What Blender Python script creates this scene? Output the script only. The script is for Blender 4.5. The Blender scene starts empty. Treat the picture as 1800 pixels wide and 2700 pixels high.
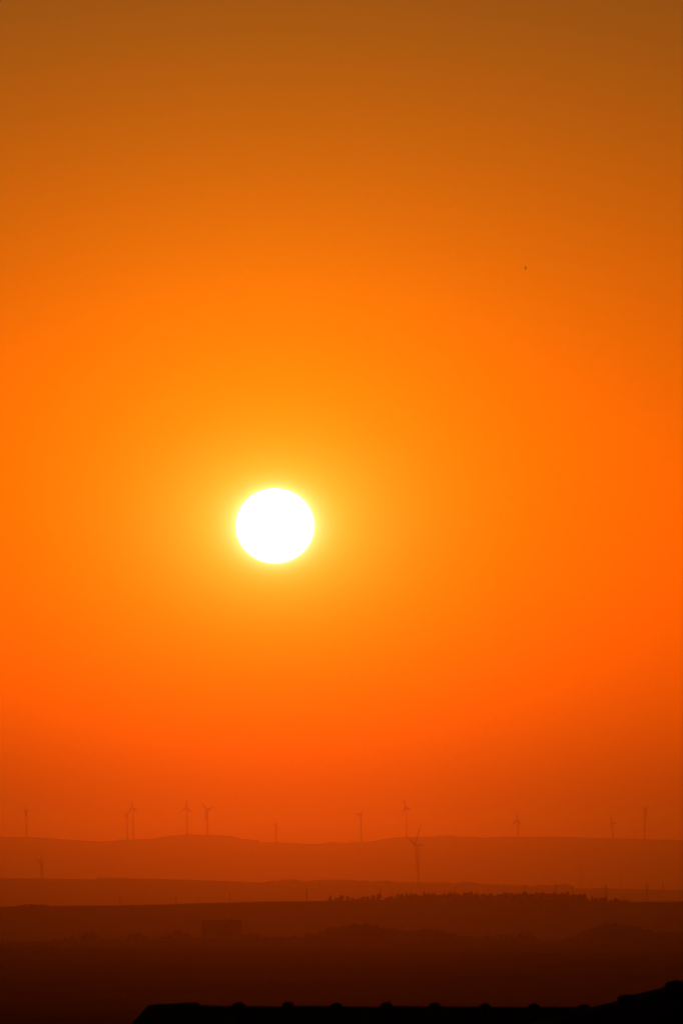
import bpy, math, random
from mathutils import Vector, Matrix, noise

# ------------------------------------------------------------------ basics
C = bpy.context.scene
COL = C.collection
random.seed(7)
PI = math.pi
K = 24.0 / 1800.0 / 300.0            # radians per photo pixel with a 300 mm lens
EYE = 2300.0                         # photo row of eye level
PITCH = math.atan((EYE - 1350.0) * K)
CZ = 60.0                            # camera height above the valley datum

# camera ---------------------------------------------------------------------
cam_data = bpy.data.cameras.new('camera')
cam = bpy.data.objects.new('camera', cam_data)
COL.objects.link(cam)
cam_data.sensor_fit = 'VERTICAL'
cam_data.sensor_height = 36.0
cam_data.sensor_width = 24.0
cam_data.lens = 300.0
cam_data.clip_start = 1.0
cam_data.clip_end = 200000.0
cam_data.dof.use_dof = True
cam_data.dof.focus_distance = 20000.0
cam_data.dof.aperture_fstop = 22.0
cam.location = (0, 0, CZ)
cam.rotation_euler = (PI / 2 + PITCH, 0, 0)
C.camera = cam

_F = Vector((0, math.cos(PITCH), math.sin(PITCH)))
_U = Vector((0, -math.sin(PITCH), math.cos(PITCH)))


def ray(px, py):
    return _F + Vector((1, 0, 0)) * ((px - 900.0) * K) + _U * ((1350.0 - py) * K)


def at(px, py, D):
    """Point of the place that lies D metres north of the camera along the line of sight."""
    d = ray(px, py)
    return Vector((0, 0, CZ)) + d * (D / d.y)


# sun direction ----------------------------------------------------------------
SUN_PX = (725.0, 1386.5)
SDIR = ray(*SUN_PX).normalized()
SUN_EL = math.asin(SDIR.z)
SUN_AZ = math.atan2(SDIR.x, SDIR.y)          # clockwise from north

# exposure ---------------------------------------------------------------------
C.view_settings.view_transform = 'Standard'
C.view_settings.look = 'None'
C.view_settings.exposure = -6.5
C.view_settings.gamma = 1.0
C.view_settings.use_curve_mapping = False
GAIN = 2.0 ** 6.5

# sun lamp -----------------------------------------------------------------------
sl = bpy.data.lights.new('sun_lamp', 'SUN')
sl.energy = 1.4
sl.angle = math.radians(0.53)
sl.color = (1.0, 0.056, 0.0)
slo = bpy.data.objects.new('sun_lamp', sl)
slo.rotation_euler = SDIR.to_track_quat('Z', 'Y').to_euler()
slo.location = (0, 0, 500)
COL.objects.link(slo)

# world: dusty sunset sky ----------------------------------------------------------
world = bpy.data.worlds.new('World')
C.world = world
world.use_nodes = True
nt = world.node_tree
for n in list(nt.nodes):
    nt.nodes.remove(n)


def N(t, **kw):
    n = nt.nodes.new(t)
    for k, v in kw.items():
        setattr(n, k, v)
    return n


def M(op, a, b=None, c=None):
    n = N('ShaderNodeMath', operation=op)
    for i, v in enumerate((a, b, c)):
        if v is None:
            continue
        if isinstance(v, (int, float)):
            n.inputs[i].default_value = float(v)
        else:
            nt.links.new(v, n.inputs[i])
    return n.outputs[0]


def VDOT(v, w):
    n = N('ShaderNodeVectorMath', operation='DOT_PRODUCT')
    nt.links.new(v, n.inputs[0])
    n.inputs[1].default_value = tuple(w)
    return n.outputs['Value']


# the aureole of the sun in dusty air; one row per colour channel (R, G, B)
SKY = dict(
    s1=0.006, s2=0.030, s3=0.120,
    A=(0.6, 0.25, 0.02), B=(0.5, 0.20, 0.01), D=(0.6, 0.20, 0.006),
    H=(0.10, 0.10, 0.10), k=(0.002, 0.006, 0.006), e0=0.012,
    I=(3.0, 2.0, 1.0), w=0.0007,
    J=(0.5, 0.5, 0.1), w2=0.0025,
)
SKY.update(s1=0.018146, s2=0.079533, s3=0.35, e0=0.0040001, w=0.0010014, w2=0.0051319,
           A=(0, 1.0939, 0.095822), B=(10.399, 0.3557, 0), D=(0.82594, 0.22019, 0.14405),
           H=(0.041141, 0.090897, 0.99999), k=(0.032618, 0.030599, 0.3), I=(0, 0.52021, 0.29274), J=(0, 0.47718, 0.077651), U=(0, 0, 0))
tc = N('ShaderNodeTexCoord')
nrm = N('ShaderNodeVectorMath', operation='NORMALIZE')
nt.links.new(tc.outputs['Generated'], nrm.inputs[0])
dirv = nrm.outputs[0]
s_right = Vector((0, 0, 1)).cross(SDIR).normalized() * -1
s_up = s_right.cross(SDIR).normalized()
if s_up.z < 0:
    s_up = -s_up
du, dv, dw = VDOT(dirv, s_right), VDOT(dirv, s_up), VDOT(dirv, SDIR)
rho = M('ARCTAN2', M('SQRT', M('ADD', M('MULTIPLY', du, du), M('MULTIPLY', dv, dv))), dw)
SQ = 0.952                                         # refraction flattens the low sun
dvs = M('DIVIDE', dv, SQ)
rho_s = M('ARCTAN2', M('SQRT', M('ADD', M('MULTIPLY', du, du), M('MULTIPLY', dvs, dvs))), dw)
SUN_R = 104.5 * K
r2 = M('ADD', M('MULTIPLY', du, du), M('MULTIPLY', dv, dv))
tall = M('DIVIDE', M('MULTIPLY', dv, dv), M('ADD', r2, 1e-9))
edge = M('MULTIPLY', M('MAXIMUM', M('SUBTRACT', rho_s, SUN_R), 0.0), M('MULTIPLY_ADD', tall, 0.55, 1.0))   # the glow is wider than tall
sep = N('ShaderNodeSeparateXYZ')
nt.links.new(dirv, sep.inputs[0])
elev = M('MAXIMUM', sep.outputs['Z'], 0.0)


def EXPN(x, scale):                                # exp(-x/scale)
    return M('EXPONENT', M('MULTIPLY', x, -1.0 / scale))


g1, g2, g3 = EXPN(rho, SKY['s1']), EXPN(rho, SKY['s2']), EXPN(rho, SKY['s3'])
gi, gj = EXPN(edge, SKY['w']), EXPN(edge, SKY['w2'])
air = M('DIVIDE', -1.0, M('ADD', elev, SKY['e0']))
rise2 = M('DIVIDE', M('MULTIPLY', elev, elev), M('MULTIPLY_ADD', elev, elev, 0.0225))   # clearer, bluer air higher up
chan = []
for c in range(3):
    v = M('MULTIPLY', g1, SKY['A'][c])
    v = M('MULTIPLY_ADD', g2, SKY['B'][c], v)
    v = M('MULTIPLY_ADD', g3, SKY['D'][c], v)
    v = M('MULTIPLY', v, EXPN(elev, SKY['H'][c]))
    v = M('MULTIPLY', v, M('EXPONENT', M('MULTIPLY', air, SKY['k'][c])))
    v = M('MULTIPLY_ADD', gi, SKY['I'][c], v)
    v = M('MULTIPLY_ADD', gj, SKY['J'][c], v)
    v = M('MULTIPLY_ADD', rise2, SKY['U'][c], v)
    chan.append(v)
comb = N('ShaderNodeCombineXYZ')
for i in range(3):
    nt.links.new(chan[i], comb.inputs[i])
bg1 = N('ShaderNodeBackground')
nt.links.new(comb.outputs[0], bg1.inputs['Color'])
bg1.inputs['Strength'].default_value = GAIN
nish = N('ShaderNodeTexSky', sky_type='NISHITA')
nish.sun_disc = False
nish.sun_elevation = SUN_EL
nish.sun_rotation = SUN_AZ
nish.air_density = 2.0
nish.dust_density = 6.0
nish.ozone_density = 1.0
bg2 = N('ShaderNodeBackground')
nt.links.new(nish.outputs[0], bg2.inputs['Color'])
bg2.inputs['Strength'].default_value = 0.12
addsh = N('ShaderNodeAddShader')
nt.links.new(bg1.outputs[0], addsh.inputs[0])
nt.links.new(bg2.outputs[0], addsh.inputs[1])
wo = N('ShaderNodeOutputWorld')
nt.links.new(addsh.outputs[0], wo.inputs['Surface'])
try:
    world.cycles.sampling_method = 'MANUAL'
    world.cycles.sample_map_resolution = 2048
except Exception:
    pass

# render options --------------------------------------------------------------------
C.render.engine = 'CYCLES'
C.cycles.use_denoising = True
C.cycles.max_bounces = 4
C.cycles.diffuse_bounces = 2
C.cycles.volume_bounces = 0
C.cycles.use_light_tree = False
C.cycles.sample_clamp_indirect = 0.0


# ------------------------------------------------------------------ materials
def material(name, base, var=0.35, scale=1.0, rough=0.9, second=None, bump=0.0, coords='Object'):
    m = bpy.data.materials.new(name)
    m.use_nodes = True
    t = m.node_tree
    b = t.nodes['Principled BSDF']
    b.inputs['Roughness'].default_value = rough
    b.inputs['Specular IOR Level'].default_value = 0.2
    co = t.nodes.new('ShaderNodeTexCoord')
    nz = t.nodes.new('ShaderNodeTexNoise')
    nz.inputs['Scale'].default_value = scale
    nz.inputs['Detail'].default_value = 6.0
    t.links.new(co.outputs[coords], nz.inputs['Vector'])
    mx = t.nodes.new('ShaderNodeMix')
    mx.data_type = 'RGBA'
    sec = second or tuple(x * (1 - var) for x in base)
    mx.inputs['A'].default_value = (*sec, 1)
    mx.inputs['B'].default_value = (*base, 1)
    t.links.new(nz.outputs['Fac'], mx.inputs['Factor'])
    t.links.new(mx.outputs['Result'], b.inputs['Base Color'])
    if bump:
        bp = t.nodes.new('ShaderNodeBump')
        bp.inputs['Strength'].default_value = bump
        t.links.new(nz.outputs['Fac'], bp.inputs['Height'])
        t.links.new(bp.outputs['Normal'], b.inputs['Normal'])
    return m


def field_material(name, cell):
    """Farmland: irregular fields of crop, stubble and grass."""
    m = bpy.data.materials.new(name)
    m.use_nodes = True
    t = m.node_tree
    b = t.nodes['Principled BSDF']
    b.inputs['Roughness'].default_value = 1.0
    b.inputs['Specular IOR Level'].default_value = 0.0
    co = t.nodes.new('ShaderNodeTexCoord')
    mp = t.nodes.new('ShaderNodeMapping')
    mp.inputs['Scale'].default_value = (1 / cell, 0.45 / cell, 0.0)
    t.links.new(co.outputs['Object'], mp.inputs['Vector'])
    vo = t.nodes.new('ShaderNodeTexVoronoi')
    vo.inputs['Scale'].default_value = 1.0
    t.links.new(mp.outputs[0], vo.inputs['Vector'])
    rp = t.nodes.new('ShaderNodeValToRGB')
    e = rp.color_ramp.elements
    e[0].position, e[0].color = 0.0, (0.035, 0.045, 0.018, 1)
    e[1].position, e[1].color = 1.0, (0.10, 0.085, 0.045, 1)
    k = rp.color_ramp.elements.new(0.5)
    k.color = (0.055, 0.06, 0.025, 1)
    sx = t.nodes.new('ShaderNodeSeparateColor')
    t.links.new(vo.outputs['Color'], sx.inputs[0])
    t.links.new(sx.outputs[0], rp.inputs['Fac'])
    nz = t.nodes.new('ShaderNodeTexNoise')
    nz.inputs['Scale'].default_value = 8.0
    nz.inputs['Detail'].default_value = 6.0
    t.links.new(mp.outputs[0], nz.inputs['Vector'])
    mx = t.nodes.new('ShaderNodeMix')
    mx.data_type = 'RGBA'
    mx.blend_type = 'MULTIPLY'
    mx.inputs['Factor'].default_value = 0.6
    t.links.new(rp.outputs['Color'], mx.inputs['A'])
    t.links.new(nz.outputs['Fac'], mx.inputs['B'])
    t.links.new(mx.outputs['Result'], b.inputs['Base Color'])
    return m


MAT = dict(
    ground=field_material('farmland', 220.0),
    hills=field_material('hill_farmland', 420.0),
    needles=material('needles', (0.045, 0.06, 0.03), scale=0.6),
    leaves=material('leaves', (0.065, 0.075, 0.03), scale=0.5),
    bark=material('bark', (0.09, 0.07, 0.05), scale=3.0),
    turbine=material('turbine_paint', (0.42, 0.42, 0.41), var=0.1, scale=0.2, rough=0.5),
    steel=material('galvanised_steel', (0.22, 0.22, 0.22), var=0.3, scale=2.0, rough=0.6),
    pole=material('weathered_wood', (0.12, 0.09, 0.07), scale=2.0),
    tile=material('clay_tile', (0.30, 0.15, 0.09), second=(0.16, 0.10, 0.06), scale=6.0, rough=0.85, bump=0.2),
    ridge=material('ridge_clay', (0.30, 0.15, 0.09), second=(0.15, 0.10, 0.06), scale=9.0, rough=0.85, bump=0.25),
    plaster=material('render_plaster', (0.35, 0.31, 0.25), var=0.2, scale=3.0),
    concrete=material('concrete', (0.26, 0.24, 0.22), var=0.3, scale=0.6),
    glass=material('window_glass', (0.03, 0.03, 0.035), var=0.1, rough=0.1),
    wood=material('fascia_wood', (0.08, 0.05, 0.03), scale=4.0),
    feather=material('feather', (0.02, 0.017, 0.014), scale=20.0),
)


# ------------------------------------------------------------------ mesh helpers
class MB:
    def __init__(self):
        self.v, self.f = [], []

    def add(self, vs, fs):
        o = len(self.v)
        self.v += [tuple(p) for p in vs]
        self.f += [tuple(i + o for i in q) for q in fs]

    def box(self, c, s, mtx=None):
        x, y, z = (k / 2 for k in s)
        vs = [Vector((a * x, b * y, d * z)) for a in (-1, 1) for b in (-1, 1) for d in (-1, 1)]
        if mtx is not None:
            vs = [mtx @ p for p in vs]
        self.add([p + Vector(c) for p in vs],
                 [(0, 1, 3, 2), (4, 6, 7, 5), (0, 4, 5, 1), (2, 3, 7, 6), (0, 2, 6, 4), (1, 5, 7, 3)])

    def tube(self, p0, p1, r0, r1=None, n=8):
        r1 = r0 if r1 is None else r1
        p0, p1 = Vector(p0), Vector(p1)
        q = (p1 - p0).to_track_quat('Z', 'Y')
        vs = []
        for p, r in ((p0, r0), (p1, r1)):
            for i in range(n):
                a = 2 * PI * i / n
                vs.append(p + q @ Vector((r * math.cos(a), r * math.sin(a), 0)))
        fs = [(i, (i + 1) % n, n + (i + 1) % n, n + i) for i in range(n)]
        fs += [tuple(range(n - 1, -1, -1)), tuple(range(n, 2 * n))]
        self.add(vs, fs)

    def rings(self, rings, closed_ends=True):
        n = len(rings[0])
        vs = [p for r in rings for p in r]
        fs = []
        for k in range(len(rings) - 1):
            for i in range(n):
                j = (i + 1) % n
                fs.append((k * n + i, k * n + j, (k + 1) * n + j, (k + 1) * n + i))
        if closed_ends:
            fs.append(tuple(range(n - 1, -1, -1)))
            fs.append(tuple(range((len(rings) - 1) * n, len(rings) * n)))
        self.add(vs, fs)

    def mesh(self, name, mat, smooth=False):
        me = bpy.data.meshes.new(name)
        me.from_pydata(self.v, [], self.f)
        me.materials.append(mat)
        if smooth:
            me.polygons.foreach_set('use_smooth', [True] * len(me.polygons))
        me.update()
        return me

    def build(self, name, mat, parent=None, smooth=False, loc=None):
        o = bpy.data.objects.new(name, self.mesh(name, mat, smooth))
        COL.objects.link(o)
        if parent is not None:
            o.parent = parent
        if loc is not None:
            o.location = loc
        return o


def tag(o, label=None, cat=None, group=None, kind=None):
    for k, v in (('label', label), ('category', cat), ('group', group), ('kind', kind)):
        if v:
            o[k] = v
    return o


def thing(name, label, cat, loc, rotz=0.0, group=None):
    o = bpy.data.objects.new(name, None)
    o.empty_display_size = 0.5
    COL.objects.link(o)
    o.location = loc
    o.rotation_euler = (0, 0, rotz)
    return tag(o, label, cat, group)


def link_part(name, me, parent, loc=None, rot=None, scale=None):
    o = bpy.data.objects.new(name, me)
    COL.objects.link(o)
    o.parent = parent
    if loc is not None:
        o.location = loc
    if rot is not None:
        o.rotation_euler = rot
    if scale is not None:
        o.scale = scale
    return o


def lerp_profile(prof, x):
    if x <= prof[0][0]:
        return prof[0][1]
    for (x0, y0), (x1, y1) in zip(prof, prof[1:]):
        if x <= x1:
            return y0 + (y1 - y0) * (x - x0) / (x1 - x0)
    return prof[-1][1]


def smooth(t):
    t = min(1.0, max(0.0, t))
    return t * t * (3 - 2 * t)


def nz(x, y=0.0, z=0.0):
    return noise.noise(Vector((x, y, z)))


# ------------------------------------------------------------------ the setting
D_FAR, D_MID, D_WOOD, D_NEAR = 30000.0, 15800.0, 6600.0, 4650.0
GZ = [(-400, -9), (120, -9), (400, -12), (1100, -20), (1900, -28.5), (3000, -32), (4750, -38), (5400, -62), (9000, -75), (60000, -75)]


def ground_z(x, y):
    d = y
    z = CZ + lerp_profile(GZ, d)
    amp = 0.2 + 1.2 * smooth((d - 300) / 2500)
    return z + amp * nz(x / 260.0, y / 420.0, 3.1) + 0.4 * amp * nz(x / 70.0, y / 110.0, 8.0)


def build_ground():
    rows = [-300, -150, 0, 40, 80, 120, 180, 260, 340, 430, 540, 660, 800, 950]
    d = 1100.0
    while d < 5900:
        rows.append(d)
        d += 70.0
    while d < 45000:
        rows.append(d)
        d *= 1.12
    rows.append(46000)
    us = [i / 60.0 for i in range(-60, 61)]
    us = [math.copysign(abs(u) ** 1.8, u) for u in us]
    b = MB()
    for y in rows:
        hw = 260 + max(0.0, y) * 0.42
        for u in us:
            x = u * hw
            b.v.append((x, y, ground_z(x, y)))
    n = len(us)
    for r in range(len(rows) - 1):
        for i in range(n - 1):
            b.f.append((r * n + i, r * n + i + 1, (r + 1) * n + i + 1, (r + 1) * n + i))
    return tag(b.build('ground', MAT['ground'], smooth=True), kind='structure')


def ridge_surface(D, prof, base, wob, seed, rough):
    """Height of a ridge's crest above the datum at lateral position x (metres)."""
    def crest(x):
        px = 900 + x / (D * K)
        py = lerp_profile(prof, px)
        far = max(0.0, -px, px - 1800) / 1800.0
        py += wob * smooth(far * 1.5) * (nz(px / 900.0, seed) * 1.5 + nz(px / 330.0, seed + 4))
        py += rough * (nz(px / 9.0, seed + 9) + 0.6 * nz(px / 3.7, seed + 2) + 0.8 * nz(px / 40.0, seed + 6))
        return at(px, py, D).z
    return crest


def build_ridge(name, D, crest, base, front, back, fine, mat):
    xs = []
    half = 1100 * K * D
    step = fine * K * D
    x = -half
    while x < half:
        xs.append(x)
        x += step
    x, s = half, step
    right = []
    while x < D * 0.36:
        right.append(x)
        s *= 1.25
        s = min(s, 30 * K * D)
        x += s
    xs = [-q for q in reversed(right)] + xs + right
    ts = [(-1.0), -0.85, -0.7, -0.56, -0.44, -0.34, -0.26, -0.19, -0.13, -0.08, -0.04, 0.0, 0.15, 0.35, 0.6, 0.8, 1.0]
    b = MB()
    n = len(xs)
    for t in ts:
        for x in xs:
            c = crest(x)
            if t <= 0:
                y = D + t * front
                f = smooth(1 + t) * 0.55 + (1 + t) * 0.45
            else:
                y = D + t * back
                f = smooth(1 - t)
            zz = base + (c - base) * f
            if -0.95 < t < -0.1:
                zz += (c - base) * 0.03 * nz(x / (front * 0.2), y / (front * 0.2), D) * min(1.0, -t * 4)
            b.v.append((x, y, zz))
    for r in range(len(ts) - 1):
        for i in range(n - 1):
            b.f.append((r * n + i, r * n + i + 1, (r + 1) * n + i + 1, (r + 1) * n + i))
    return tag(b.build(name, mat, smooth=True), kind='structure')


FAR_PROF = [(-300, 2212), (0, 2206), (62, 2206), (142, 2210), (200, 2214), (268, 2218), (300, 2216), (325, 2212.6), (398, 2211), (415, 2207), (440, 2203.5),
            (494, 2199), (551, 2200), (600, 2203), (610, 2203.5), (638, 2211), (664, 2212.5), (684, 2214.5), (688, 2219.5), (745, 2220.5),
            (790, 2223), (814, 2225), (852, 2223), (868, 2219.8), (898, 2220), (906, 2222), (940, 2219.5), (983, 2216.5), (1010, 2211.5), (1040, 2207.5),
            (1100, 2205.5), (1147, 2204.5), (1155, 2202), (1200, 2202.5), (1206, 2206), (1246, 2205), (1268, 2208), (1282, 2208), (1299, 2205.5),
            (1487, 2205.5), (1544, 2208.5), (1697, 2211.5), (1800, 2214), (2100, 2219)]
MID_PROF = [(-300, 2320), (0, 2316), (110, 2316), (229, 2318.8), (258, 2319), (262, 2315.5), (295, 2316), (302, 2317.5), (318, 2315.8), (375, 2317),
            (420, 2318), (600, 2323.6), (695, 2327.5), (810, 2327), (985, 2329), (1200, 2333), (1300, 2335), (1450, 2341), (1525, 2343), (1585, 2342),
            (1640, 2345), (1800, 2347), (2100, 2352)]
WOOD_PROF = [(-300, 2396), (0, 2391.5), (50, 2389), (132, 2389), (318, 2387), (459, 2384), (520, 2381.5), (600, 2380), (715, 2377), (864, 2375.5),
             (1050, 2372), (1300, 2369), (1500, 2370), (1560, 2375), (1655, 2378), (1800, 2377), (2100, 2380)]
NEAR_PROF = [(-300, 2484), (0, 2481), (95, 2484), (165, 2480), (240, 2478), (330, 2477), (470, 2474), (640, 2473), (700, 2471), (800, 2470), (840, 2461),
             (870, 2450), (905, 2440), (937, 2436.5), (965, 2438), (1010, 2446), (1070, 2457), (1090, 2454), (1128, 2450), (1160, 2455), (1200, 2466), (1260, 2471),
             (1440, 2479), (1500, 2476), (1535, 2465), (1550, 2455), (1580, 2442), (1605, 2437.5), (1650, 2439), (1690, 2449), (1730, 2459), (1800, 2458),
             (1950, 2466), (2200, 2478)]

build_ground()
crest_far = ridge_surface(D_FAR, FAR_PROF, CZ - 80, 10, 1.0, 0.7)
crest_mid = ridge_surface(D_MID, MID_PROF, CZ - 78, 6, 5.0, 0.8)
crest_wood = ridge_surface(D_WOOD, WOOD_PROF, CZ - 66, 6, 11.0, 0.35)
crest_near = ridge_surface(D_NEAR, NEAR_PROF, CZ - 44, 6, 17.0, 1.8)
build_ridge('far_hills', D_FAR, crest_far, CZ - 80, 7000, 3000, 3.0, MAT['hills'])
build_ridge('middle_hills', D_MID, crest_mid, CZ - 80, 4500, 3000, 3.0, MAT['hills'])
build_ridge('wooded_ridge', D_WOOD, crest_wood, CZ - 72, 1800, 1600, 4.0, MAT['hills'])
build_ridge('near_hills', D_NEAR, crest_near, CZ - 44, 900, 600, 4.0, MAT['ground'])

# air ------------------------------------------------------------------------------
HAZE_DENSITY = 5.4e-5
hz = MB()
HTOP = CZ + 268.0
hz.box((0, 23000, (CZ - 80 + HTOP) / 2), (48000, 47000, HTOP - (CZ - 80)))
mh = bpy.data.materials.new('haze_air')
mh.use_nodes = True
ht = mh.node_tree
for n in list(ht.nodes):
    ht.nodes.remove(n)
pv = ht.nodes.new('ShaderNodeVolumePrincipled')
pv.inputs['Color'].default_value = (0.95, 0.89, 0.55, 1)
pv.inputs['Density'].default_value = HAZE_DENSITY
pv.inputs['Anisotropy'].default_value = 0.963
ho = ht.nodes.new('ShaderNodeOutputMaterial')
ht.links.new(pv.outputs[0], ho.inputs['Volume'])
haze = hz.build('haze', mh)
tag(haze, kind='stuff')

# the sun itself ----------------------------------------------------------------------
SUN_D = 90000.0
ms = bpy.data.materials.new('sun_glow')
ms.use_nodes = True
st = ms.node_tree
for n in list(st.nodes):
    st.nodes.remove(n)
em = st.nodes.new('ShaderNodeEmission')
em.inputs['Color'].default_value = (1.0, 1.0, 1.0, 1)
em.inputs['Strength'].default_value = GAIN * 0.6
so = st.nodes.new('ShaderNodeOutputMaterial')
clear = st.nodes.new('ShaderNodeBsdfTransparent')      # glowing gas: shines and lets light through
both = st.nodes.new('ShaderNodeAddShader')
st.links.new(em.outputs[0], both.inputs[0])
st.links.new(clear.outputs[0], both.inputs[1])
st.links.new(both.outputs[0], so.inputs['Surface'])
try:
    ms.cycles.emission_sampling = 'NONE'
except Exception:
    pass
sb = MB()
rings = []
for k in range(1, 32):
    a = PI * k / 32
    rings.append([(math.sin(a) * math.cos(2 * PI * i / 64), math.sin(a) * math.sin(2 * PI * i / 64), math.cos(a)) for i in range(64)])
sb.rings(rings)
sun = sb.build('sun', ms, smooth=True)
sun.location = Vector((0, 0, CZ)) + SDIR * SUN_D
sr = SUN_D * math.tan(104.5 * K)
sun.scale = (sr, sr, sr * SQ)
tag(sun, 'blazing white sun disc, slightly flattened, low in the orange sky', 'sun')


# ------------------------------------------------------------------ wind turbines
def blade_mesh():
    b = MB()
    rs = [(0.0, 0.022, 0.022, 0), (0.04, 0.024, 0.022, 0), (0.12, 0.045, 0.016, 0.012), (0.2, 0.058, 0.013, 0.02), (0.4, 0.042, 0.009, 0.014),
          (0.7, 0.026, 0.006, 0.008), (0.93, 0.015, 0.004, 0.004), (1.0, 0.004, 0.002, 0.0)]
    rings = []
    for z, c, th, off in rs:
        rings.append([(c * 1.65 * math.cos(2 * PI * i / 10) + off, th * 1.6 * math.sin(2 * PI * i / 10), z) for i in range(10)])
    b.rings(rings)
    return b.mesh('blade', MAT['turbine'], True)


def nacelle_mesh():
    b = MB()
    rings = []
    for y, w, h in ((-0.5, 0.16, 0.15), (-0.42, 0.19, 0.2), (0.2, 0.2, 0.21), (0.9, 0.19, 0.2), (1.05, 0.15, 0.15)):
        rings.append([(w * sx, y, 0.02 + h * sz) for sx, sz in ((-1, -.7), (-.7, -1), (.7, -1), (1, -.7), (1, .7), (.7, 1), (-.7, 1), (-1, .7))])
    b.rings(rings)
    b.tube((0, 0.85, 0.2), (0, 0.85, 0.38), 0.012, n=6)
    return b.mesh('nacelle', MAT['turbine'])


def hub_mesh():
    b = MB()
    b.rings([[(r * math.cos(2 * PI * i / 12), y, r * math.sin(2 * PI * i / 12)) for i in range(12)]
             for y, r in ((0.28, 0.17), (0.02, 0.19), (-0.18, 0.16), (-0.3, 0.1), (-0.36, 0.02))])
    return b.mesh('hub', MAT['turbine'], True)


BLADE, NACELLE, HUB = blade_mesh(), nacelle_mesh(), hub_mesh()


def tower_mesh():
    b = MB()
    rings = []
    for k, (z, r) in enumerate(((0, 1.0), (0.01, 1.0), (0.3, 0.92), (0.6, 0.84), (1.0, 0.72))):
        rings.append([(r * math.cos(2 * PI * i / 16), r * math.sin(2 * PI * i / 16), z) for i in range(16)])
    b.rings(rings)
    return b.mesh('tower', MAT['turbine'], True)


TOWER = tower_mesh()


def wind_turbine(label, tx, hy, by, D, L, a0, c, side, group, thick=1.0, fat=1.9):
    """tx, hy: tower axis and hub height in the photo; by: visible foot; L: blade length in photo pixels;
    a0: angle of the first blade, clockwise from up; c: how much the rotor is foreshortened; side: nacelle points right (+1) or left."""
    foot = at(tx, by, D)
    hub = at(tx, hy, D)
    base = Vector((foot.x, D, foot.z - 4.0))
    H = hub.z - base.z
    r = thick * (4.0 if D > 29000 else 2.5)
    ln = L * K * D
    psi = -side * math.acos(c)
    t = thing('wind_turbine', label, 'wind turbine', base, psi, group)
    link_part('tower', TOWER, t, scale=(r, r, H))
    ns = max(5.0, ln * 0.17)
    link_part('nacelle', NACELLE, t, (0, 0, H + 0.1 * ns), scale=(ns, ns, ns))
    fwd = -0.62 * ns
    link_part('hub', HUB, t, (0, fwd, H + 0.1 * ns), scale=(ns, ns, ns))
    for k in range(3):
        a = math.radians(a0 + 120 * k)
        link_part('blade', BLADE, t, (0, fwd, H + 0.1 * ns), (0, a, 0), (ln * fat, ln * fat, ln))
    return t


GT = 'wind turbines along the far skyline'
GT2 = 'wind turbines in front of the far hills'
wind_turbine('far wind turbine with one blade hanging straight down, leftmost on the skyline', 71.5, 2141, 2208, D_FAR, 35, 195, 0.36, 1, GT)
wind_turbine('far wind turbine with a shorter tower, left one of the overlapping skyline pair', 336, 2150, 2212, D_FAR + 300, 22, 40, 0.4, 1, GT)
wind_turbine('far wind turbine with a taller tower, right one of the overlapping skyline pair', 351.8, 2130, 2211, D_FAR, 30, 350, 0.62, 1, GT)
wind_turbine('far wind turbine with one blade pointing straight up, left on the skyline hump', 493.5, 2131, 2199.5, D_FAR, 27, 0, 0.84, 1, GT)
wind_turbine('far wind turbine with blades spread in a wide Y, right on the skyline hump', 547.5, 2136, 2200, D_FAR, 33, 190, 0.7, 1, GT)
wind_turbine('short far wind turbine in the skyline dip just below the sun', 728, 2175.5, 2220, D_FAR, 18, 25, 0.62, 1, GT, 1.1)
wind_turbine('far wind turbine right of the skyline dip with one blade raised to the right', 952, 2150, 2220, D_FAR, 25, 40, 0.6, 1, GT, 1.1)
wind_turbine('tall far skyline wind turbine just above and left of the big nearer turbine', 1071.3, 2129.5, 2206, D_FAR, 30, 340, 0.62, 1, GT, 0.9)
wind_turbine('far wind turbine with a blade straight up, alone on the flat right skyline', 1364.5, 2163.5, 2205.5, D_FAR, 28, 0, 0.62, 1, GT)
wind_turbine('small far wind turbine with two blades swept to the left, on the right skyline', 1614, 2170, 2209.5, D_FAR, 25, 335, 0.55, 1, GT)
wind_turbine('tall far wind turbine at the right end of the skyline, blades in a narrow Y', 1698, 2138, 2212, D_FAR, 36, 170, 0.36, -1, GT)
wind_turbine('tiny faint wind turbine just left of the tall one at the right skyline end', 1671.5, 2192, 2211, D_FAR + 800, 11, 60, 0.7, 1, GT, 0.6)
wind_turbine('faint nearer wind turbine standing low in front of the left far hill', 112, 2276, 2322, 17800.0, 46, 45, 0.30, 1, GT2, 1.35, 1.1)
wind_turbine('big nearer wind turbine whose raised blade crosses the skyline, right of centre', 1102, 2229, 2336, 18300.0, 82, 45, 0.27, 1, GT2, 1.15, 0.7)


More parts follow.
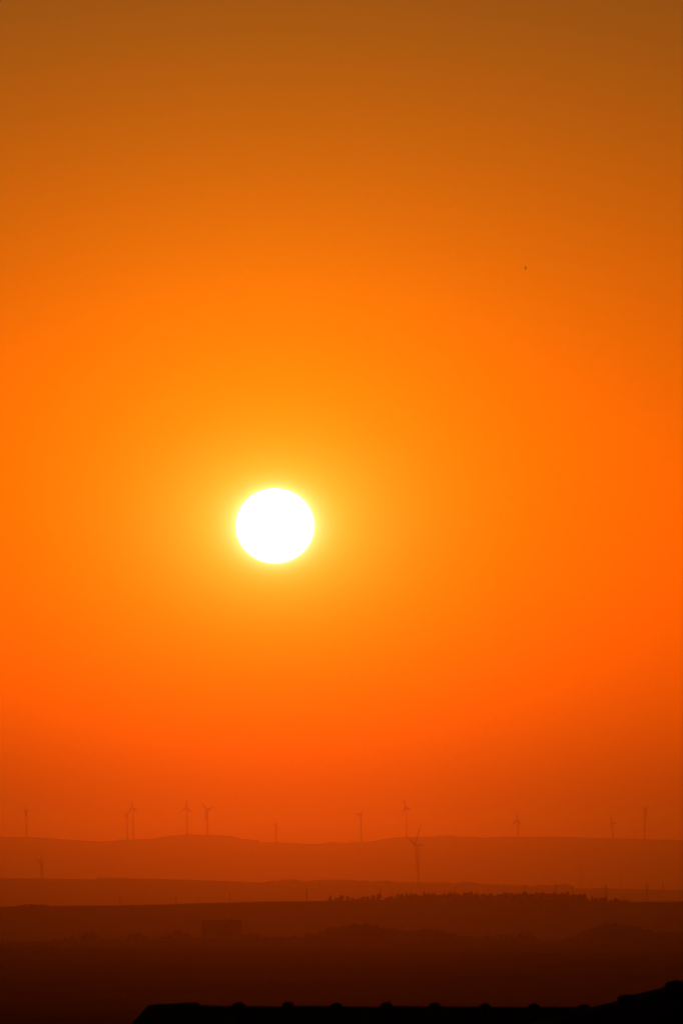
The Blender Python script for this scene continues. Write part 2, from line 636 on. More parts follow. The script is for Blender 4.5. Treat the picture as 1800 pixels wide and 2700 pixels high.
# ------------------------------------------------------------------ masts and poles
def lattice_mast(label, px, top, bot, D, w, arms=False, group=None):
    foot, head = at(px, bot, D), at(px, top, D)
    base = Vector((foot.x, D, foot.z - 1.0))
    H = head.z - base.z
    t = thing('pylon' if arms else 'lattice_mast', label, 'pylon' if arms else 'mast', base, 0.35, group)
    wt = w * (0.35 if arms else 0.8)
    for sx in (-1, 1):
        for sy in (-1, 1):
            b = MB()
            b.tube((sx * w, sy * w, 0), (sx * wt, sy * wt, H), 0.09 * w, n=5)
            b.build('leg', MAT['steel'], t)
    b = MB()
    n = max(5, int(H / (w * 2.2)))
    for k in range(n):
        z0, z1 = H * k / n, H * (k + 1) / n
        a0, a1 = w + (wt - w) * k / n, w + (wt - w) * (k + 1) / n
        for s in (-1, 1):
            b.tube((-a0, s * a0, z0), (a1, s * a1, z1), 0.045 * w, n=4)
            b.tube((s * a0, -a0, z0), (s * a1, a1, z1), 0.045 * w, n=4)
            b.tube((-a1, s * a1, z1), (a1, s * a1, z1), 0.045 * w, n=4)
            b.tube((s * a1, -a1, z1), (s * a1, a1, z1), 0.045 * w, n=4)
    tag(b.build('bracing', MAT['steel'], t), kind='stuff')
    if arms:
        for f, ln in ((0.95, 2.2), (0.8, 2.9), (0.66, 2.4)):
            b = MB()
            b.tube((-ln, 0, H * f), (ln, 0, H * f), 0.09 * w, n=5)
            b.tube((-ln, 0, H * f), (0, 0, H * f + 0.8), 0.06 * w, n=4)
            b.tube((ln, 0, H * f), (0, 0, H * f + 0.8), 0.06 * w, n=4)
            b.build('crossarm', MAT['steel'], t)
    else:
        b = MB()
        b.tube((0, 0, H), (0, 0, H + 3.5), 0.12, n=5)
        b.build('antenna', MAT['steel'], t)
    return t


def utility_pole(label, px, top, bot, D, r, arm=1.4, group='poles of the power line behind the ridge'):
    foot, head = at(px, bot, D), at(px, top, D)
    base = Vector((foot.x, D, foot.z - 3.0))
    H = head.z - base.z
    t = thing('utility_pole', label, 'utility pole', base, random.uniform(-0.4, 0.4), group)
    b = MB()
    b.tube((0, 0, 0), (0, 0, H), r * THICK, r * THICK * 0.75, 8)
    b.build('pole', MAT['pole'], t)
    if arm:
        b = MB()
        b.box((0, -r, H - 0.9), (arm * 2, 0.22, 0.26))
        b.build('crossarm', MAT['pole'], t)
        for sx in (-0.9, 0, 0.9):
            b = MB()
            b.tube((sx * arm, -r, H - 0.77), (sx * arm, -r, H - 0.4), 0.09, 0.05, 6)
            b.build('insulator', MAT['steel'], t)
    return t


lattice_mast('tall thin lattice mast rising over the middle hills, right of the rounded wood', 1531, 2282, 2344, D_MID - 60, 1.7)
lattice_mast('dark pylon with short crossarms standing on the bare right end of the ridge', 1705, 2329, 2377.5, D_WOOD + 40, 0.62, True)
PD = D_WOOD + 60
THICK = 1.35
utility_pole('first utility pole from the left behind the bare ridge, beside the low thicket', 317, 2367, 2387.5, PD, 0.19, 0.9)
utility_pole('second utility pole from the left behind the bare ridge', 465, 2363.5, 2384.5, PD, 0.19, 0.9)
utility_pole('faint utility pole directly left of the white sky gap above the flat-roofed block', 605.7, 2356, 2380.5, PD, 0.17, 0.8)
utility_pole('thick utility pole left of the lone pointed tree at the end of the wood', 808.6, 2344, 2376, PD, 0.3, 0)
utility_pole('utility pole poking out above the left part of the wood', 1002, 2341, 2374, PD, 0.26, 0.7)
utility_pole('slender utility pole above the pointed conifers in the middle of the wood', 1199, 2335, 2370, PD, 0.16, 0.6)
utility_pole('utility pole above the wood left of the rounded far copse', 1383, 2334, 2370, PD, 0.32, 0)
utility_pole('utility pole above the wood in front of the rounded far copse', 1464, 2335, 2370, PD, 0.2, 0.5)
utility_pole('utility pole with a broad crossarm above the right end of the wood', 1508, 2335.5, 2371, PD, 0.18, 1.1)
utility_pole('tall utility pole above the thin right tail of the wood', 1596, 2333, 2377, PD, 0.28, 0.6)
utility_pole('low utility pole at the last bushes of the right tail of the wood', 1642, 2361, 2378, PD, 0.28, 0)
utility_pole('faint far utility pole on the middle hills right of the pylon', 1746.5, 2328, 2348, D_MID - 50, 0.9, 2.4, 'poles on the middle hills')
utility_pole('faint far utility pole on the middle hills between mast and pylon', 1636, 2309, 2346, D_MID - 50, 0.55, 1.6, 'poles on the middle hills')
utility_pole('short faint far utility pole on the middle hills nearest the right picture edge', 1790, 2335, 2349, D_MID - 50, 0.6, 1.6, 'poles on the middle hills')


# ------------------------------------------------------------------ trees
def conifer_crown(seed):
    rnd = random.Random(seed)
    b = MB()
    n_w = 9
    for k in range(n_w):
        f = k / (n_w - 1)
        z = 0.10 + 0.84 * f
        R = 0.27 * (1 - f) ** 0.8 + 0.025
        nb = 9 if k < 6 else 6
        off = rnd.uniform(0, 6.28)
        for j in range(nb):
            a = off + 2 * PI * j / nb + rnd.uniform(-0.2, 0.2)
            r = R * rnd.uniform(0.7, 1.2)
            d = Vector((math.cos(a), math.sin(a), 0))
            s = Vector((-d.y, d.x, 0)) * r * 0.42
            top = Vector((0, 0, z + 0.12))
            tip = d * r + Vector((0, 0, z - 0.05 + rnd.uniform(-0.02, 0.02)))
            midp = d * r * 0.55
            b.add([top, midp + s + Vector((0, 0, z + 0.0)), tip, midp - s + Vector((0, 0, z)), midp * 0.4 + Vector((0, 0, z - 0.07))],
                  [(0, 1, 2), (0, 2, 3), (4, 2, 1), (4, 3, 2)])
    b.rings([[(0.11 * math.cos(2 * PI * i / 7), 0.11 * math.sin(2 * PI * i / 7), 0.1) for i in range(7)],
             [(0.07 * math.cos(2 * PI * i / 7), 0.07 * math.sin(2 * PI * i / 7), 0.5) for i in range(7)],
             [(0.006 * math.cos(2 * PI * i / 7), 0.006 * math.sin(2 * PI * i / 7), 1.0) for i in range(7)]])
    return b.mesh('crown', MAT['needles'])


def broad_crown(seed):
    """Unit tree: crown between z=0.18 and z=1, about 0.8 wide."""
    rnd = random.Random(seed)
    b = MB()
    lobes = []
    for k in range(12):
        a = rnd.uniform(0, 2 * PI)
        z = 0.12 + 0.68 * k / 11
        r = rnd.uniform(0.05, 0.24) * (1.15 - z * 0.7)
        lobes.append((Vector((math.cos(a) * r, math.sin(a) * r, z)), rnd.uniform(0.15, 0.23)))
    for c, r in lobes:
        rings = []
        for q in range(1, 5):
            ph = PI * q / 5
            rings.append([tuple(c + Vector((math.sin(ph) * math.cos(2 * PI * i / 7), math.sin(ph) * math.sin(2 * PI * i / 7), math.cos(ph)))
                                * r * 0.82 * rnd.uniform(0.85, 1.15)) for i in range(7)])
        b.rings(rings)
        for q in range(26):
            d = Vector((rnd.gauss(0, 1), rnd.gauss(0, 1), rnd.gauss(0, 1))).normalized()
            p = c + d * r * rnd.uniform(0.85, 1.2)
            u = d.orthogonal().normalized()
            u.rotate(Matrix.Rotation(rnd.uniform(0, 6.28), 3, d))
            w = (u.cross(d) + d * rnd.uniform(-0.6, 0.6)).normalized()
            s = rnd.uniform(0.022, 0.045)
            b.add([p - u * s - w * s, p + u * s - w * s * .6, p + u * s * .7 + w * s, p - u * s * .8 + w * s], [(0, 1, 2, 3)])
    return b.mesh('crown', MAT['leaves'])


def trunk_mesh(top, limbs, seed):
    rnd = random.Random(seed)
    b = MB()
    b.tube((0, 0, -0.15), (0, 0, top), 0.028, 0.012, 7)
    for k in range(limbs):
        a = rnd.uniform(0, 2 * PI)
        z = rnd.uniform(0.2, 0.4)
        b.tube((0, 0, z), (math.cos(a) * 0.2, math.sin(a) * 0.2, z + 0.28), 0.012, 0.004, 5)
    return b.mesh('trunk', MAT['bark'])


CONIFERS = [conifer_crown(s) for s in (1, 2, 3)]
BROADS = [broad_crown(s) for s in (4, 5, 6, 7)]
T_CON, T_BRO = trunk_mesh(0.9, 0, 1), trunk_mesh(0.5, 5, 2)


def tree(kind, label, loc, h, w, group):
    nm = 'conifer_tree' if kind == 'c' else 'broadleaf_tree'
    t = thing(nm, label, 'tree', loc, random.uniform(0, 6.28), group)
    me = random.choice(CONIFERS if kind == 'c' else BROADS)
    wu = w / (0.56 if kind == 'c' else 0.78)
    link_part('crown', me, t, scale=(wu, wu, h))
    link_part('trunk', T_CON if kind == 'c' else T_BRO, t, scale=(wu, wu, h))
    return t


# the wood on the ridge: (x, y of the top, width, kind), all in photo pixels
WOOD = [(870.8, 2359.6, 16, 'c'), (887, 2366, 14, 'b'), (900, 2361.5, 20, 'b'), (916, 2364, 15, 'b'), (929, 2369, 12, 'b'), (942, 2368, 14, 'b'),
        (957, 2363, 15, 'b'), (969, 2361, 13, 'b'), (983, 2357.4, 17, 'b'), (998, 2357.5, 18, 'b'), (1020, 2364, 17, 'b'), (1031, 2361, 14, 'b'), (1043, 2366, 14, 'b'),
        (1048, 2353, 13, 'c'), (1058, 2357, 15, 'b'), (1070, 2352.5, 14, 'c'), (1082, 2353, 13, 'c'), (1095, 2351, 15, 'c'), (1106, 2357, 15, 'b'), (1118, 2351, 14, 'c'),
        (1131, 2351.5, 14, 'c'), (1144, 2350.5, 14, 'c'), (1157, 2356, 16, 'b'), (1172, 2352.5, 14, 'c'), (1187, 2351, 15, 'c'), (1199, 2348, 14, 'c'), (1206, 2357, 15, 'b'),
        (1224, 2354, 20, 'b'), (1239, 2352, 18, 'b'), (1256, 2356, 18, 'b'), (1272, 2352.6, 14, 'c'), (1292, 2353, 18, 'b'), (1310, 2356, 18, 'b'), (1329, 2351, 16, 'b'),
        (1346, 2351.5, 18, 'b'), (1365, 2355.5, 18, 'b'), (1383, 2352.5, 20, 'b'), (1398, 2352.5, 18, 'b'), (1413, 2353, 16, 'b'), (1428, 2352.5, 18, 'b'), (1445, 2353, 18, 'b'),
        (1460, 2352.5, 18, 'b'), (1478, 2353.5, 18, 'b'), (1494, 2352.5, 17, 'b'), (1509, 2356, 16, 'b'), (1521, 2355, 12, 'c'), (1527, 2353.7, 14, 'c'), (1538, 2357, 15, 'b'),
        (1547, 2367, 13, 'b'), (1559, 2360, 12, 'c'), (1570, 2367, 13, 'b'), (1581, 2365, 14, 'b'), (1594, 2363.5, 15, 'b'), (1607, 2371, 12, 'b'), (1620, 2366.6, 15, 'b'),
        (1630, 2371, 12, 'b'), (1639, 2371.5, 13, 'b'), (1650, 2373, 14, 'b')]
SPECIAL = {870.8: 'lone pointed conifer standing apart at the left end of the wood',
           887: 'round bush beside the lone pointed conifer at the left end of the wood',
           1559: 'small pointed conifer standing clear on the right tail of the wood',
           1650: 'last low bush at the right tip of the wood',
           1199: 'tallest pointed conifer on the top line of the wood',
           1594: 'rounded tree on the right tail of the wood, right of the small conifer',
           1620: 'rounded bush with sky gaps on both sides in the right tail of the wood'}
GC = 'pointed conifers along the top of the wooded ridge'
GB = 'rounded trees along the top of the wooded ridge'


ORD = ('first second third fourth fifth sixth seventh eighth ninth tenth eleventh twelfth thirteenth fourteenth fifteenth sixteenth '
       'seventeenth eighteenth nineteenth twentieth').split()


def plant(kind, label, px, top, w, D, crest, group, low=1.0):
    x = (px - 900) * K * D
    z = crest(x) - low
    tp = at(px, top, D).z
    tree(kind, label, (x, D, z), tp - z, w * K * D, group)


n_con = 0
left_clump = [p for p, _, _, k in WOOD if k == 'b' and p < 1045 and p not in SPECIAL]
right_tail = [p for p, _, _, k in WOOD if k == 'b' and p > 1540 and p not in SPECIAL]
for px, top, w, kind in WOOD:
    lab = SPECIAL.get(px)
    grp = None if lab else (GC if kind == 'c' else GB)
    if not lab and kind == 'c':
        lab = ORD[n_con] + ' pointed conifer from the left in the main wood on the ridge'
        n_con += 1
    elif not lab and px in left_clump:
        lab = ORD[left_clump.index(px) + 1] + ' rounded tree to the right of the lone pointed conifer on the ridge'
    elif not lab and px in right_tail:
        lab = ORD[len(right_tail) - right_tail.index(px)] + ' low tree from the right tip of the wood on the ridge'
    if px not in SPECIAL:
        top += random.uniform(-3.2, 2.8)
        w *= random.uniform(0.8, 1.2)
    plant(kind, lab or 'dark rounded tree in the dense middle of the ridge-top wood skyline',
          px, top, w * (1.12 if kind == 'c' else 1.3), D_WOOD + random.uniform(-10, 10), crest_wood, grp, low=1.6)
# the rows standing in front of and behind the skyline trees close the gaps of the wood
skyline = [(a, b) for a, b, _, _ in WOOD]
for dd, n in ((-45, 46), (38, 46)):
    for i in range(n):
        px = 1046 + (1545 - 1046) * (i + 0.5) / n + random.uniform(-3, 3)
        top = lerp_profile(skyline, px) + random.uniform(3.0, 7.0)
        kind = 'c' if random.random() < 0.3 else 'b'
        plant(kind, 'dark tree filling the middle of the ridge-top wood', px, top, random.uniform(19, 26), D_WOOD + dd + random.uniform(-12, 12), crest_wood,
              'trees filling the ridge-top wood', low=1.6)
# thicket on the left of the ridge
for i, (px, top, w) in enumerate(((48, 2388.5, 16), (58, 2386, 20), (68, 2384, 20), (80, 2382.5, 22), (91, 2384, 22), (103, 2384.5, 22), (115, 2384, 22), (124, 2386, 18))):
    plant('b', ORD[i] + ' low bush from the left in the thicket on the bare ridge', px, top, w, D_WOOD + random.uniform(-10, 10), crest_wood,
          'bushes of the thicket on the left of the ridge', low=1.6)

# far woods on the middle hills: read as one mass each
def woodland(name, spans, D, crest):
    b = MB()
    rnd = random.Random(3)
    for x0, x1, h0, h1, step in spans:
        px = x0
        while px < x1:
            x = (px - 900) * K * D
            f = (px - x0) / (x1 - x0)
            env = math.sin(PI * min(1, max(0, f))) ** 0.45
            hh = (h0 + (h1 - h0) * env) * rnd.uniform(0.75, 1.1) * K * D
            r = rnd.uniform(0.5, 0.9) * 7.5 * K * D
            yy = D + rnd.uniform(-60, 60)
            z = crest(x)
            rings = []
            for q in range(0, 6):
                ph = PI * (q + 0.25) / 5.6
                rings.append([(x + r * math.sin(ph) * math.cos(2 * PI * i / 8) * rnd.uniform(0.8, 1.2),
                               yy + r * math.sin(ph) * math.sin(2 * PI * i / 8),
                               z - 3 + (hh + 3) * (0.5 + 0.5 * math.cos(ph)) * rnd.uniform(0.93, 1.04)) for i in range(8)])
            b.rings(rings)
            px += step * rnd.uniform(0.6, 1.3)
    return tag(b.build(name, MAT['leaves']), 'woodland along the crest of the middle hills seen as one hazy dark band', 'woodland', None, 'stuff')


woodland('distant_woodland', [(262, 330, 1, 2.5, 4), (700, 745, 2, 5, 4), (728, 800, 3, 9.5, 4), (806, 985, 4, 9, 4), (985, 1045, 2, 9, 4), (1040, 1150, 2, 6, 4),
                              (1110, 1205, 3, 6, 4), (1205, 1260, 4, 9, 4), (1240, 1330, 2, 5, 4), (1300, 1400, 2, 5, 4), (1400, 1462, 3, 8, 4), (330, 700, 0.3, 1.2, 6),
                              (1540, 1800, 0.3, 1.6, 6)], D_MID - 40, crest_mid)
woodland('distant_copse', [(1456, 1506, 2, 13, 3)], D_MID - 90, crest_mid)['label'] = 'rounded hazy copse standing out on the middle hills left of the mast'

# trees around the flat-roofed block and over the near hills
NEAR_TREES = [(175, 2470, 26), (198, 2466, 26), (222, 2458, 28), (240, 2454, 30), (262, 2463, 26), (298, 2472, 22), (320, 2468, 24), (345, 2460, 24), (360, 2455, 26),
              (378, 2462, 24), (402, 2470, 26), (425, 2466, 28), (447, 2457, 26), (467, 2450, 34), (488, 2459, 26), (508, 2468, 24), (520, 2474, 24),
              (545, 2472, 24), (575, 2475, 26), (605, 2474, 26), (642, 2462, 24), (660, 2458, 30), (682, 2463, 28), (712, 2466, 28), (745, 2466, 26), (775, 2464, 28),
              (805, 2460, 28), (1215, 2465, 28), (1240, 2466, 26), (1268, 2467, 24), (1290, 2463, 26), (1315, 2462, 26), (1342, 2461, 28), (1366, 2459, 26),
              (1392, 2463, 28), (1412, 2468, 24), (1440, 2474, 26), (1470, 2475, 26), (1500, 2472, 24), (1525, 2464, 26), (1728, 2456, 26), (1752, 2457, 24), (1780, 2455, 28),
              (25, 2478, 26), (60, 2476, 28), (120, 2480, 26), (148, 2475, 26)]
NEAR_SPECIAL = {467: 'large rounded tree just left of the flat-roofed block', 240: 'broad rounded tree at the far left of the near tree line',
                660: 'rounded tree just right of the flat-roofed block', 360: 'pointed-topped tree halfway between left tree and flat-roofed block'}
MOUND = []
for x0, x1, n in ((812, 1205, 17), (1538, 1718, 8)):
    for i in range(n):
        q = x0 + (x1 - x0) * (i + 0.5) / n + random.uniform(-7, 7)
        MOUND.append((round(q, 1), lerp_profile(NEAR_PROF, q) - random.uniform(1.5, 7), random.uniform(20, 30)))
NEAR_TREES += MOUND
first_mound = [p for p, _, _ in MOUND if p < 1300]
second_mound = [p for p, _, _ in MOUND if p > 1300]
free = [p for p, _, _ in NEAR_TREES if p not in NEAR_SPECIAL]
west = sorted((p for p in free if p < 530), reverse=True)
under = sorted(p for p in free if 530 < p < 640)
east = sorted(p for p in free if 640 < p < 820)
mid = sorted(p for p in free if 1200 < p < 1530)
corner = sorted((p for p in free if p > 1700), reverse=True)
for px, top, w in NEAR_TREES:
    lab = NEAR_SPECIAL.get(px)
    if lab is None:
        if px in first_mound:
            lab = ORD[first_mound.index(px)] + ' dim tree from the left on the broad mound right of the flat-roofed block'
        elif px in second_mound:
            lab = ORD[second_mound.index(px)] + ' dim tree from the left on the rounded mound near the right edge'
        elif px in west:
            k = west.index(px)
            lab = (ORD[k] + ' dim tree leftward from the flat-roofed block, large one not counted') if k < 13 else \
                (ORD[sorted(west).index(px)] + ' dim tree from the left picture edge in the near tree line')
        elif px in under:
            lab = ('left', 'middle', 'right')[under.index(px)] + ' one of three dim trees in front of the flat-roofed block'
        elif px in east:
            lab = ORD[east.index(px)] + ' dim tree rightward between the flat-roofed block and the broad near mound'
        elif px in mid:
            lab = ORD[mid.index(px)] + ' dim tree from the left in the dip between the two near mounds'
        else:
            lab = ORD[corner.index(px)] + ' dim tree from the right picture edge on the near mound'
    plant('b', lab, px, top, w * 1.7, D_NEAR - 40 + random.uniform(-25, 25), crest_near,
          None if px in NEAR_SPECIAL else 'trees of the near tree line', low=6.0)


# ------------------------------------------------------------------ flat-roofed block
def flat_block():
    D = D_NEAR + 60
    p0, p1 = at(532, 2426, D), at(637, 2426, D)
    w = p1.x - p0.x
    zt = p0.z
    zb = CZ - 38.0
    h = zt - zb
    t = thing('apartment_block', 'flat-roofed dark block rising out of the near trees below the ridge', 'building', ((p0.x + p1.x) / 2, D + 6, zb))
    b = MB()
    b.box((0, 0, h / 2 - 0.15), (w, 12, h - 0.3))
    b.build('wall', MAT['concrete'], t)
    b = MB()
    b.box((0, 0, h - 0.12), (w + 0.3, 12.3, 0.24))
    r = b.build('roof', MAT['concrete'], t)
    b = MB()
    b.box((w * 0.255, -2, h + 0.45), (0.7, 0.7, 0.9))
    b.build('chimney', MAT['concrete'], r)
    b = MB()
    b.box((w * 0.43, 1, h + 0.25), (1.3, 1.3, 0.5))
    b.build('roof_hatch', MAT['concrete'], r)


flat_block()


# ------------------------------------------------------------------ the near roofs
def ridge_tile_mesh(L, R, collar, cw, name='ridge_tile', ch=(0.016, 0.022)):
    """Half-round capping tile lying along +X from 0 to L with a raised collar at its start."""
    sec = []
    for x, r in ((0.0, R + collar * 0.9 if False else R), (0.001, R), (ch[0], R + collar), (ch[0] + cw, R + collar), (ch[0] + cw + ch[1], R + 0.001), (L + 0.02, R - 0.004)):
        ring = []
        ring.append((x, -r * 1.12, -0.07))
        for i in range(9):
            a = PI * i / 8
            ring.append((x, -r * math.cos(a) * 1.05, r * math.sin(a)))
        ring.append((x, r * 1.12, -0.07))
        ring.append((x, (R - 0.02) * 1.12, -0.07))
        for i in range(8, -1, -1):
            a = PI * i / 8
            ring.append((x, -(R - 0.02) * math.cos(a) * 1.05, (R - 0.02) * math.sin(a)))
        ring.append((x, -(R - 0.02) * 1.12, -0.07))
        sec.append(ring)
    b = MB()
    b.rings(sec)
    return b.mesh(name, MAT['ridge'])


def roof_tile_mesh(w, L):
    """Pantile: S-shaped section, lies on a slope whose down direction is -Y."""
    b = MB()
    prof = [(-0.5, 0.012), (-0.36, 0.0), (-0.2, 0.004), (-0.06, 0.03), (0.12, 0.05), (0.3, 0.048), (0.44, 0.026), (0.53, 0.012)]
    rings = []
    for y, dz in ((0.0, 0.0), (-L, 0.022)):
        rings.append([(x * w, y, z + dz + 0.012) for x, z in prof] + [(x * w, y, z + dz) for x, z in reversed(prof)])
    b.rings(rings)
    return b


def near_house():
    D0 = 66.0
    P0 = at(395, 2652.0, D0)
    D1 = (P0.z - CZ) / (at(1580, 2658.0, 1.0).z - CZ)
    P1 = at(1580, 2658.0, D1)
    yaw = math.atan2(P1.y - P0.y, P1.x - P0.x)
    gz = CZ - 9.2
    H = P0.z - gz
    t = thing('house', 'dark house whose tiled ridge with raised caps runs along the bottom edge', 'house', (P0.x, P0.y, gz), yaw)
    upx = (P1 - P0).length / 1185.0
    RL, W, rise, A = 8.6, 4.2, 5.0, 3.75
    pitch = math.atan2(rise, W)
    zr = H - 0.11
    ez = zr - rise
    # walls and gable
    b = MB()
    b.box(((RL - A) / 2 + 0.15, 0, ez / 2), (RL + A - 0.9, 2 * W - 0.8, ez))
    b.build('wall', MAT['plaster'], t)
    # deck of the roof
    b = MB()
    q = 0.03
    v = [(0, 0, zr - q), (RL, 0, zr - q), (-A, -W, ez - q), (RL, -W, ez - q), (-A, W, ez - q), (RL, W, ez - q),
         (-A, -W, ez - .2), (RL, -W, ez - .2), (-A, W, ez - .2), (RL, W, ez - .2)]
    b.add(v, [(0, 2, 3, 1), (0, 1, 5, 4), (0, 4, 2), (1, 3, 5), (2, 6, 7, 3), (4, 5, 9, 8), (2, 4, 8, 6), (3, 7, 9, 5), (6, 8, 9, 7)])
    roof = b.build('roof', MAT['wood'], t)
    # capping tiles along the ridge
    Rr = 0.115
    pitchx = 129.4 * upx
    x0 = (621 - 395) * upx
    caps = [ridge_tile_mesh(pitchx, Rr + dr, cc, cw, 'ridge_tile', ch) for dr, cc, cw, ch in
            ((0, .027, .036, (.02, .026)), (.001, .030, .040, (.016, .024)), (-.001, .025, .032, (.022, .030)), (0, .028, .044, (.018, .02)))]
    i = 0
    x = x0
    while x + pitchx < RL + 0.2:
        link_part('ridge_tile', random.choice(caps), roof, (x + random.uniform(-.006, .006), random.uniform(-.006, .006), zr + random.uniform(-0.003, 0.003)),
                  (0, random.uniform(-0.008, 0.008), random.uniform(-.012, .012)))
        x += pitchx
    # the start of the ridge: one plain tile and a thicker, slightly tilted end tile over it
    plain = ridge_tile_mesh(x0 - 115 * upx, Rr, 0.002, 0.05)
    link_part('ridge_tile', plain, roof, (112 * upx, 0, zr))
    endb = MB()
    Le = 134 * upx
    sec = []
    for x, r, cut in ((0.0, Rr + 0.004, 0), (Le * 0.5, Rr + 0.016, 0), (Le - 0.055, Rr + 0.024, 0), (Le - 0.02, Rr + 0.022, 0), (Le, Rr + 0.003, 0)):
        sec.append([(x, -r * 1.1, -.07)] + [(x, -r * math.cos(PI * i / 8), r * math.sin(PI * i / 8)) for i in range(9)] + [(x, r * 1.1, -.07)] +
                   [(x, (Rr - .03) * 1.1, -.07)] + [(x, -(Rr - .03) * math.cos(PI * i / 8), (Rr - .03) * math.sin(PI * i / 8)) for i in range(8, -1, -1)] +
                   [(x, -(Rr - .03) * 1.1, -.07)])
    endb.rings(sec)
    endb.build('ridge_end_tile', MAT['ridge'], roof, loc=(0, 0, zr))
    # hip caps running down from the ridge end to both left corners
    for sgn in (-1, 1):
        d = Vector((-A, sgn * W, -rise))
        Lh = d.length
        d.normalize()
        side = d.cross(Vector((0, 0, 1))).normalized()
        up = side.cross(d)
        n = int(Lh / 0.40)
        hm = ridge_tile_mesh(0.40, 0.105, 0.004, 0.05, 'hip_tile')
        for k in range(n):
            p = Vector((0.055, 0, zr + 0.02)) + d * (0.40 * k - 0.02)
            M3 = Matrix((d, side, up)).transposed().to_4x4()
            o = link_part('hip_tile', hm, roof)
            o.matrix_local = Matrix.Translation(p) @ M3
    # pantiles
    tw, ex = 0.30, 0.335
    sl_len = math.hypot(W, rise)
    one = roof_tile_mesh(tw, ex + 0.06)
    one_mesh = one.mesh('roof_tile', MAT['tile'])
    rest = MB()
    for face in (-1, 1):
        R3 = Matrix.Rotation(0 if face < 0 else PI, 3, 'Z') @ Matrix.Rotation(pitch, 3, 'X')
        for r in range(int(sl_len / ex)):
            s0 = 0.10 + r * ex
            f = s0 / sl_len
            xl = -A * f + 0.1
            k = 0
            x = xl
            while x < RL:
                y = face * (s0 * math.cos(pitch))
                z = zr - s0 * math.sin(pitch)
                jit = random.uniform(-0.004, 0.004)
                if face < 0 and r < 4 and x < 5.4:
                    o = link_part('roof_tile', one_mesh, roof)
                    o.matrix_local = Matrix.Translation((x, y, z + jit)) @ R3.to_4x4()
                else:
                    rest.add([R3 @ Vector(p) + Vector((x, y, z + jit)) for p in one.v], one.f)
                x += tw
    hp = math.atan2(rise, A)
    R3 = Matrix.Rotation(-PI / 2, 3, 'Z') @ Matrix.Rotation(hp, 3, 'X')
    hl = math.hypot(A, rise)
    for r in range(int(hl / ex)):
        s0 = 0.10 + r * ex
        wd = W * s0 / hl
        y = -wd + 0.1
        while y < wd - 0.05:
            rest.add([R3 @ Vector(p) + Vector((-s0 * math.cos(hp), y, zr - s0 * math.sin(hp))) for p in one.v], one.f)
            y += tw
    tag(rest.build('tile_field', MAT['tile'], roof), kind='stuff')
    return t


def near_garage():
    D = 59.0
    A0, A1 = at(1445, 2698, D), at(1766, 2603.5, D)
    sl = (A1.z - A0.z) / (A1.x - A0.x)
    xa = at(2850, 2300, D).x
    apex = Vector((xa, D, A0.z + sl * (xa - A0.x)))
    W = apex.x - at(950, 2300, D).x
    rise = W * sl
    gz = CZ - 9.2
    ez = apex.z - rise - gz
    Lr = 4.2
    t = thing('outbuilding', 'dark low-pitched building whose capped verge climbs at the bottom right corner', 'building', (apex.x, D, gz))
    zr = apex.z - gz - 0.14
    ez = zr - rise
    b = MB()
    w2 = W - 0.35
    zt = zr - 0.12
    b.add([(-w2, 0.25, 0), (w2, 0.25, 0), (w2, 0.25, ez - 0.02), (0, 0.25, zt - 0.1), (-w2, 0.25, ez - 0.02),
           (-w2, Lr - 0.25, 0), (w2, Lr - 0.25, 0), (w2, Lr - 0.25, ez - 0.02), (0, Lr - 0.25, zt - 0.1), (-w2, Lr - 0.25, ez - 0.02)],
          [(0, 1, 2, 3, 4), (9, 8, 7, 6, 5), (0, 4, 9, 5), (1, 6, 7, 2), (4, 3, 8, 9), (3, 2, 7, 8)])
    b.build('wall', MAT['plaster'], t)
    b = MB()
    k = 0.16
    v = []
    for y in (0, Lr):
        v += [(-W, y, ez), (0, y, zr), (W, y, ez), (W, y, ez - k), (0, y, zr - k), (-W, y, ez - k)]
    b.add(v, [(0, 1, 4, 5), (1, 2, 3, 4), (11, 10, 7, 6), (10, 9, 8, 7), (0, 6, 7, 1), (1, 7, 8, 2), (5, 4, 10, 11), (4, 3, 9, 10), (0, 5, 11, 6), (2, 8, 9, 3)])
    roof = b.build('roof', MAT['wood'], t)
    # verge caps up both front rakes
    ang = math.atan(sl)
    sp = 128.5 * K * D / math.cos(ang)
    cap = ridge_tile_mesh(sp, 0.10, 0.046, 0.075, 'verge_tile', (0.014, 0.05))
    # a collar starts at photo x = 1638
    xs = at(1637, 2640, D).x - apex.x
    for sgn in (-1, 1):
        x = xs
        while x - sp * math.cos(ang) > -W:
            x -= sp * math.cos(ang)
        while x < -0.2:
            z = zr + sl * x
            o = link_part('verge_tile', cap, roof, (sgn * -x, 0.06, z + 0.03), (0, -ang, 0))
            if sgn > 0:
                o.rotation_euler = (0, 0, 0)
                o.matrix_local = Matrix.Translation((-x, 0.06, z + 0.03)) @ Matrix.Rotation(PI, 4, 'Z') @ Matrix.Rotation(-ang, 4, 'Y')
            x += sp * math.cos(ang)
    # tiles of the two slopes
    one = roof_tile_mesh(0.30, 0.395)
    rest = MB()
    for sgn in (-1, 1):
        R3 = Matrix.Rotation(-PI / 2 if sgn < 0 else PI / 2, 3, 'Z') @ Matrix.Rotation(ang, 3, 'X')
        s = 0.08
        while s < math.hypot(W, rise):
            y = 0.2
            while y < Lr - 0.1:
                rest.add([R3 @ Vector(p) + Vector((sgn * s * math.cos(ang), y, zr - s * math.sin(ang) - 0.015)) for p in one.v], one.f)
                y += 0.30
            s += 0.335
    tag(rest.build('tile_field', MAT['tile'], roof), kind='stuff')
    cap2 = ridge_tile_mesh(0.37, 0.11, 0.03, 0.05)
    y = 0.25
    while y < Lr - 0.3:
        o = link_part('ridge_tile', cap2, roof, (0, y, zr - 0.01), (0, 0, PI / 2))
        y += 0.37
    return t


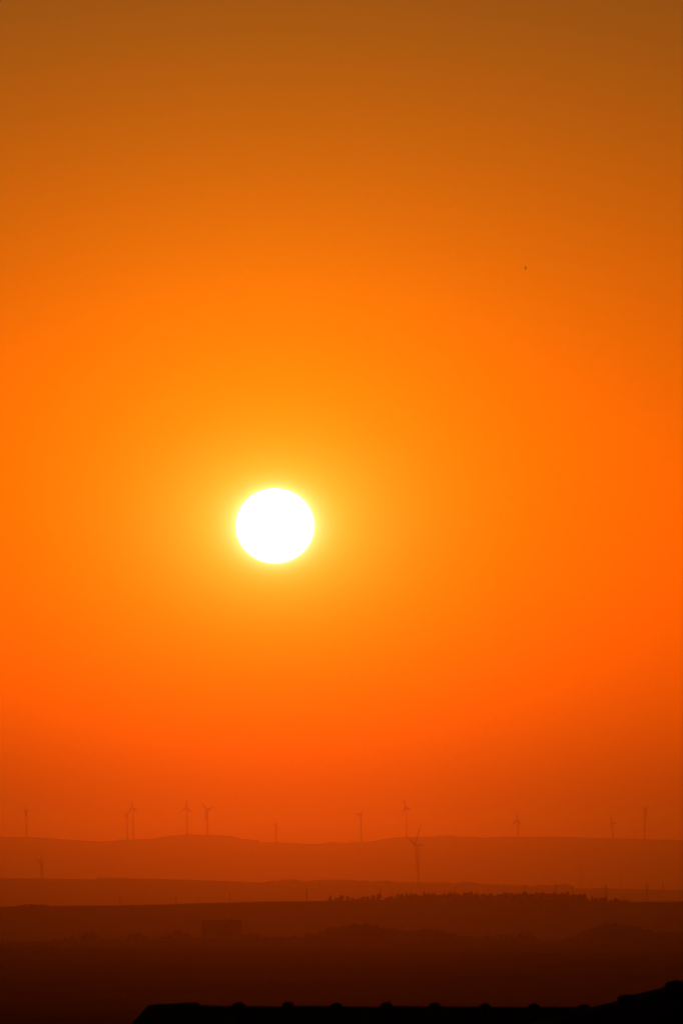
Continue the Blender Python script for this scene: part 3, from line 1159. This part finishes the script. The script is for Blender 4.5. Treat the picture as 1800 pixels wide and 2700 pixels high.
near_house()
near_garage()


# ------------------------------------------------------------------ birds
def bird(label, px, py, D, span, roll, heading, group=None):
    """Swift: sickle wings swept back; its wing plane faces the viewer, beak along `heading` (clockwise from up)."""
    t = thing('bird', label, 'bird', at(px, py, D))
    t.rotation_euler = (roll, math.radians(heading), 0)
    s = span / 2
    b = MB()
    rings = []
    for z, r in ((0.44, 0.01), (0.38, 0.06), (0.28, 0.10), (0.1, 0.12), (-0.1, 0.10), (-0.3, 0.05), (-0.4, 0.03)):
        rings.append([(s * r * math.cos(2 * PI * i / 8), s * r * 0.9 * math.sin(2 * PI * i / 8), s * z) for i in range(8)])
    b.rings(rings)
    b.build('body', MAT['feather'], t, True)
    for sg in (-1, 1):
        b = MB()
        st = ((0.05, 0.24, -0.14), (0.35, 0.24, -0.1), (0.6, 0.06, -0.24), (0.85, -0.26, -0.44), (1.0, -0.6, -0.64))
        vs, fs = [], []
        for x, za, zb in st:
            vs += [(sg * s * x, -0.02 * s, s * za), (sg * s * x, -0.02 * s, s * zb), (sg * s * x, 0.02 * s, s * zb), (sg * s * x, 0.02 * s, s * za)]
        for k in range(len(st) - 1):
            for i in range(4):
                j = (i + 1) % 4
                fs.append((k * 4 + i, k * 4 + j, k * 4 + 4 + j, k * 4 + 4 + i))
        fs += [(3, 2, 1, 0), tuple(range(len(vs) - 4, len(vs)))]
        b.add(vs, fs)
        b.build('wing', MAT['feather'], t)
        b = MB()
        b.add([(0, -.01 * s, -.3 * s), (sg * .1 * s, -.01 * s, -.55 * s), (sg * .02 * s, -.01 * s, -.42 * s),
               (0, .01 * s, -.3 * s), (sg * .1 * s, .01 * s, -.55 * s), (sg * .02 * s, .01 * s, -.42 * s)],
              [(0, 1, 2), (5, 4, 3), (0, 3, 4, 1), (1, 4, 5, 2), (2, 5, 3, 0)])
        b.build('tail', MAT['feather'], t)


bird('dark swift with swept sickle wings high in the sky right of the sun', 1384.5, 706.5, 820, 0.44, 0.15, -68)
bird('tiny faint swift low in the sky above the right skyline', 1444, 2064, 2300, 0.40, 0.5, 80)
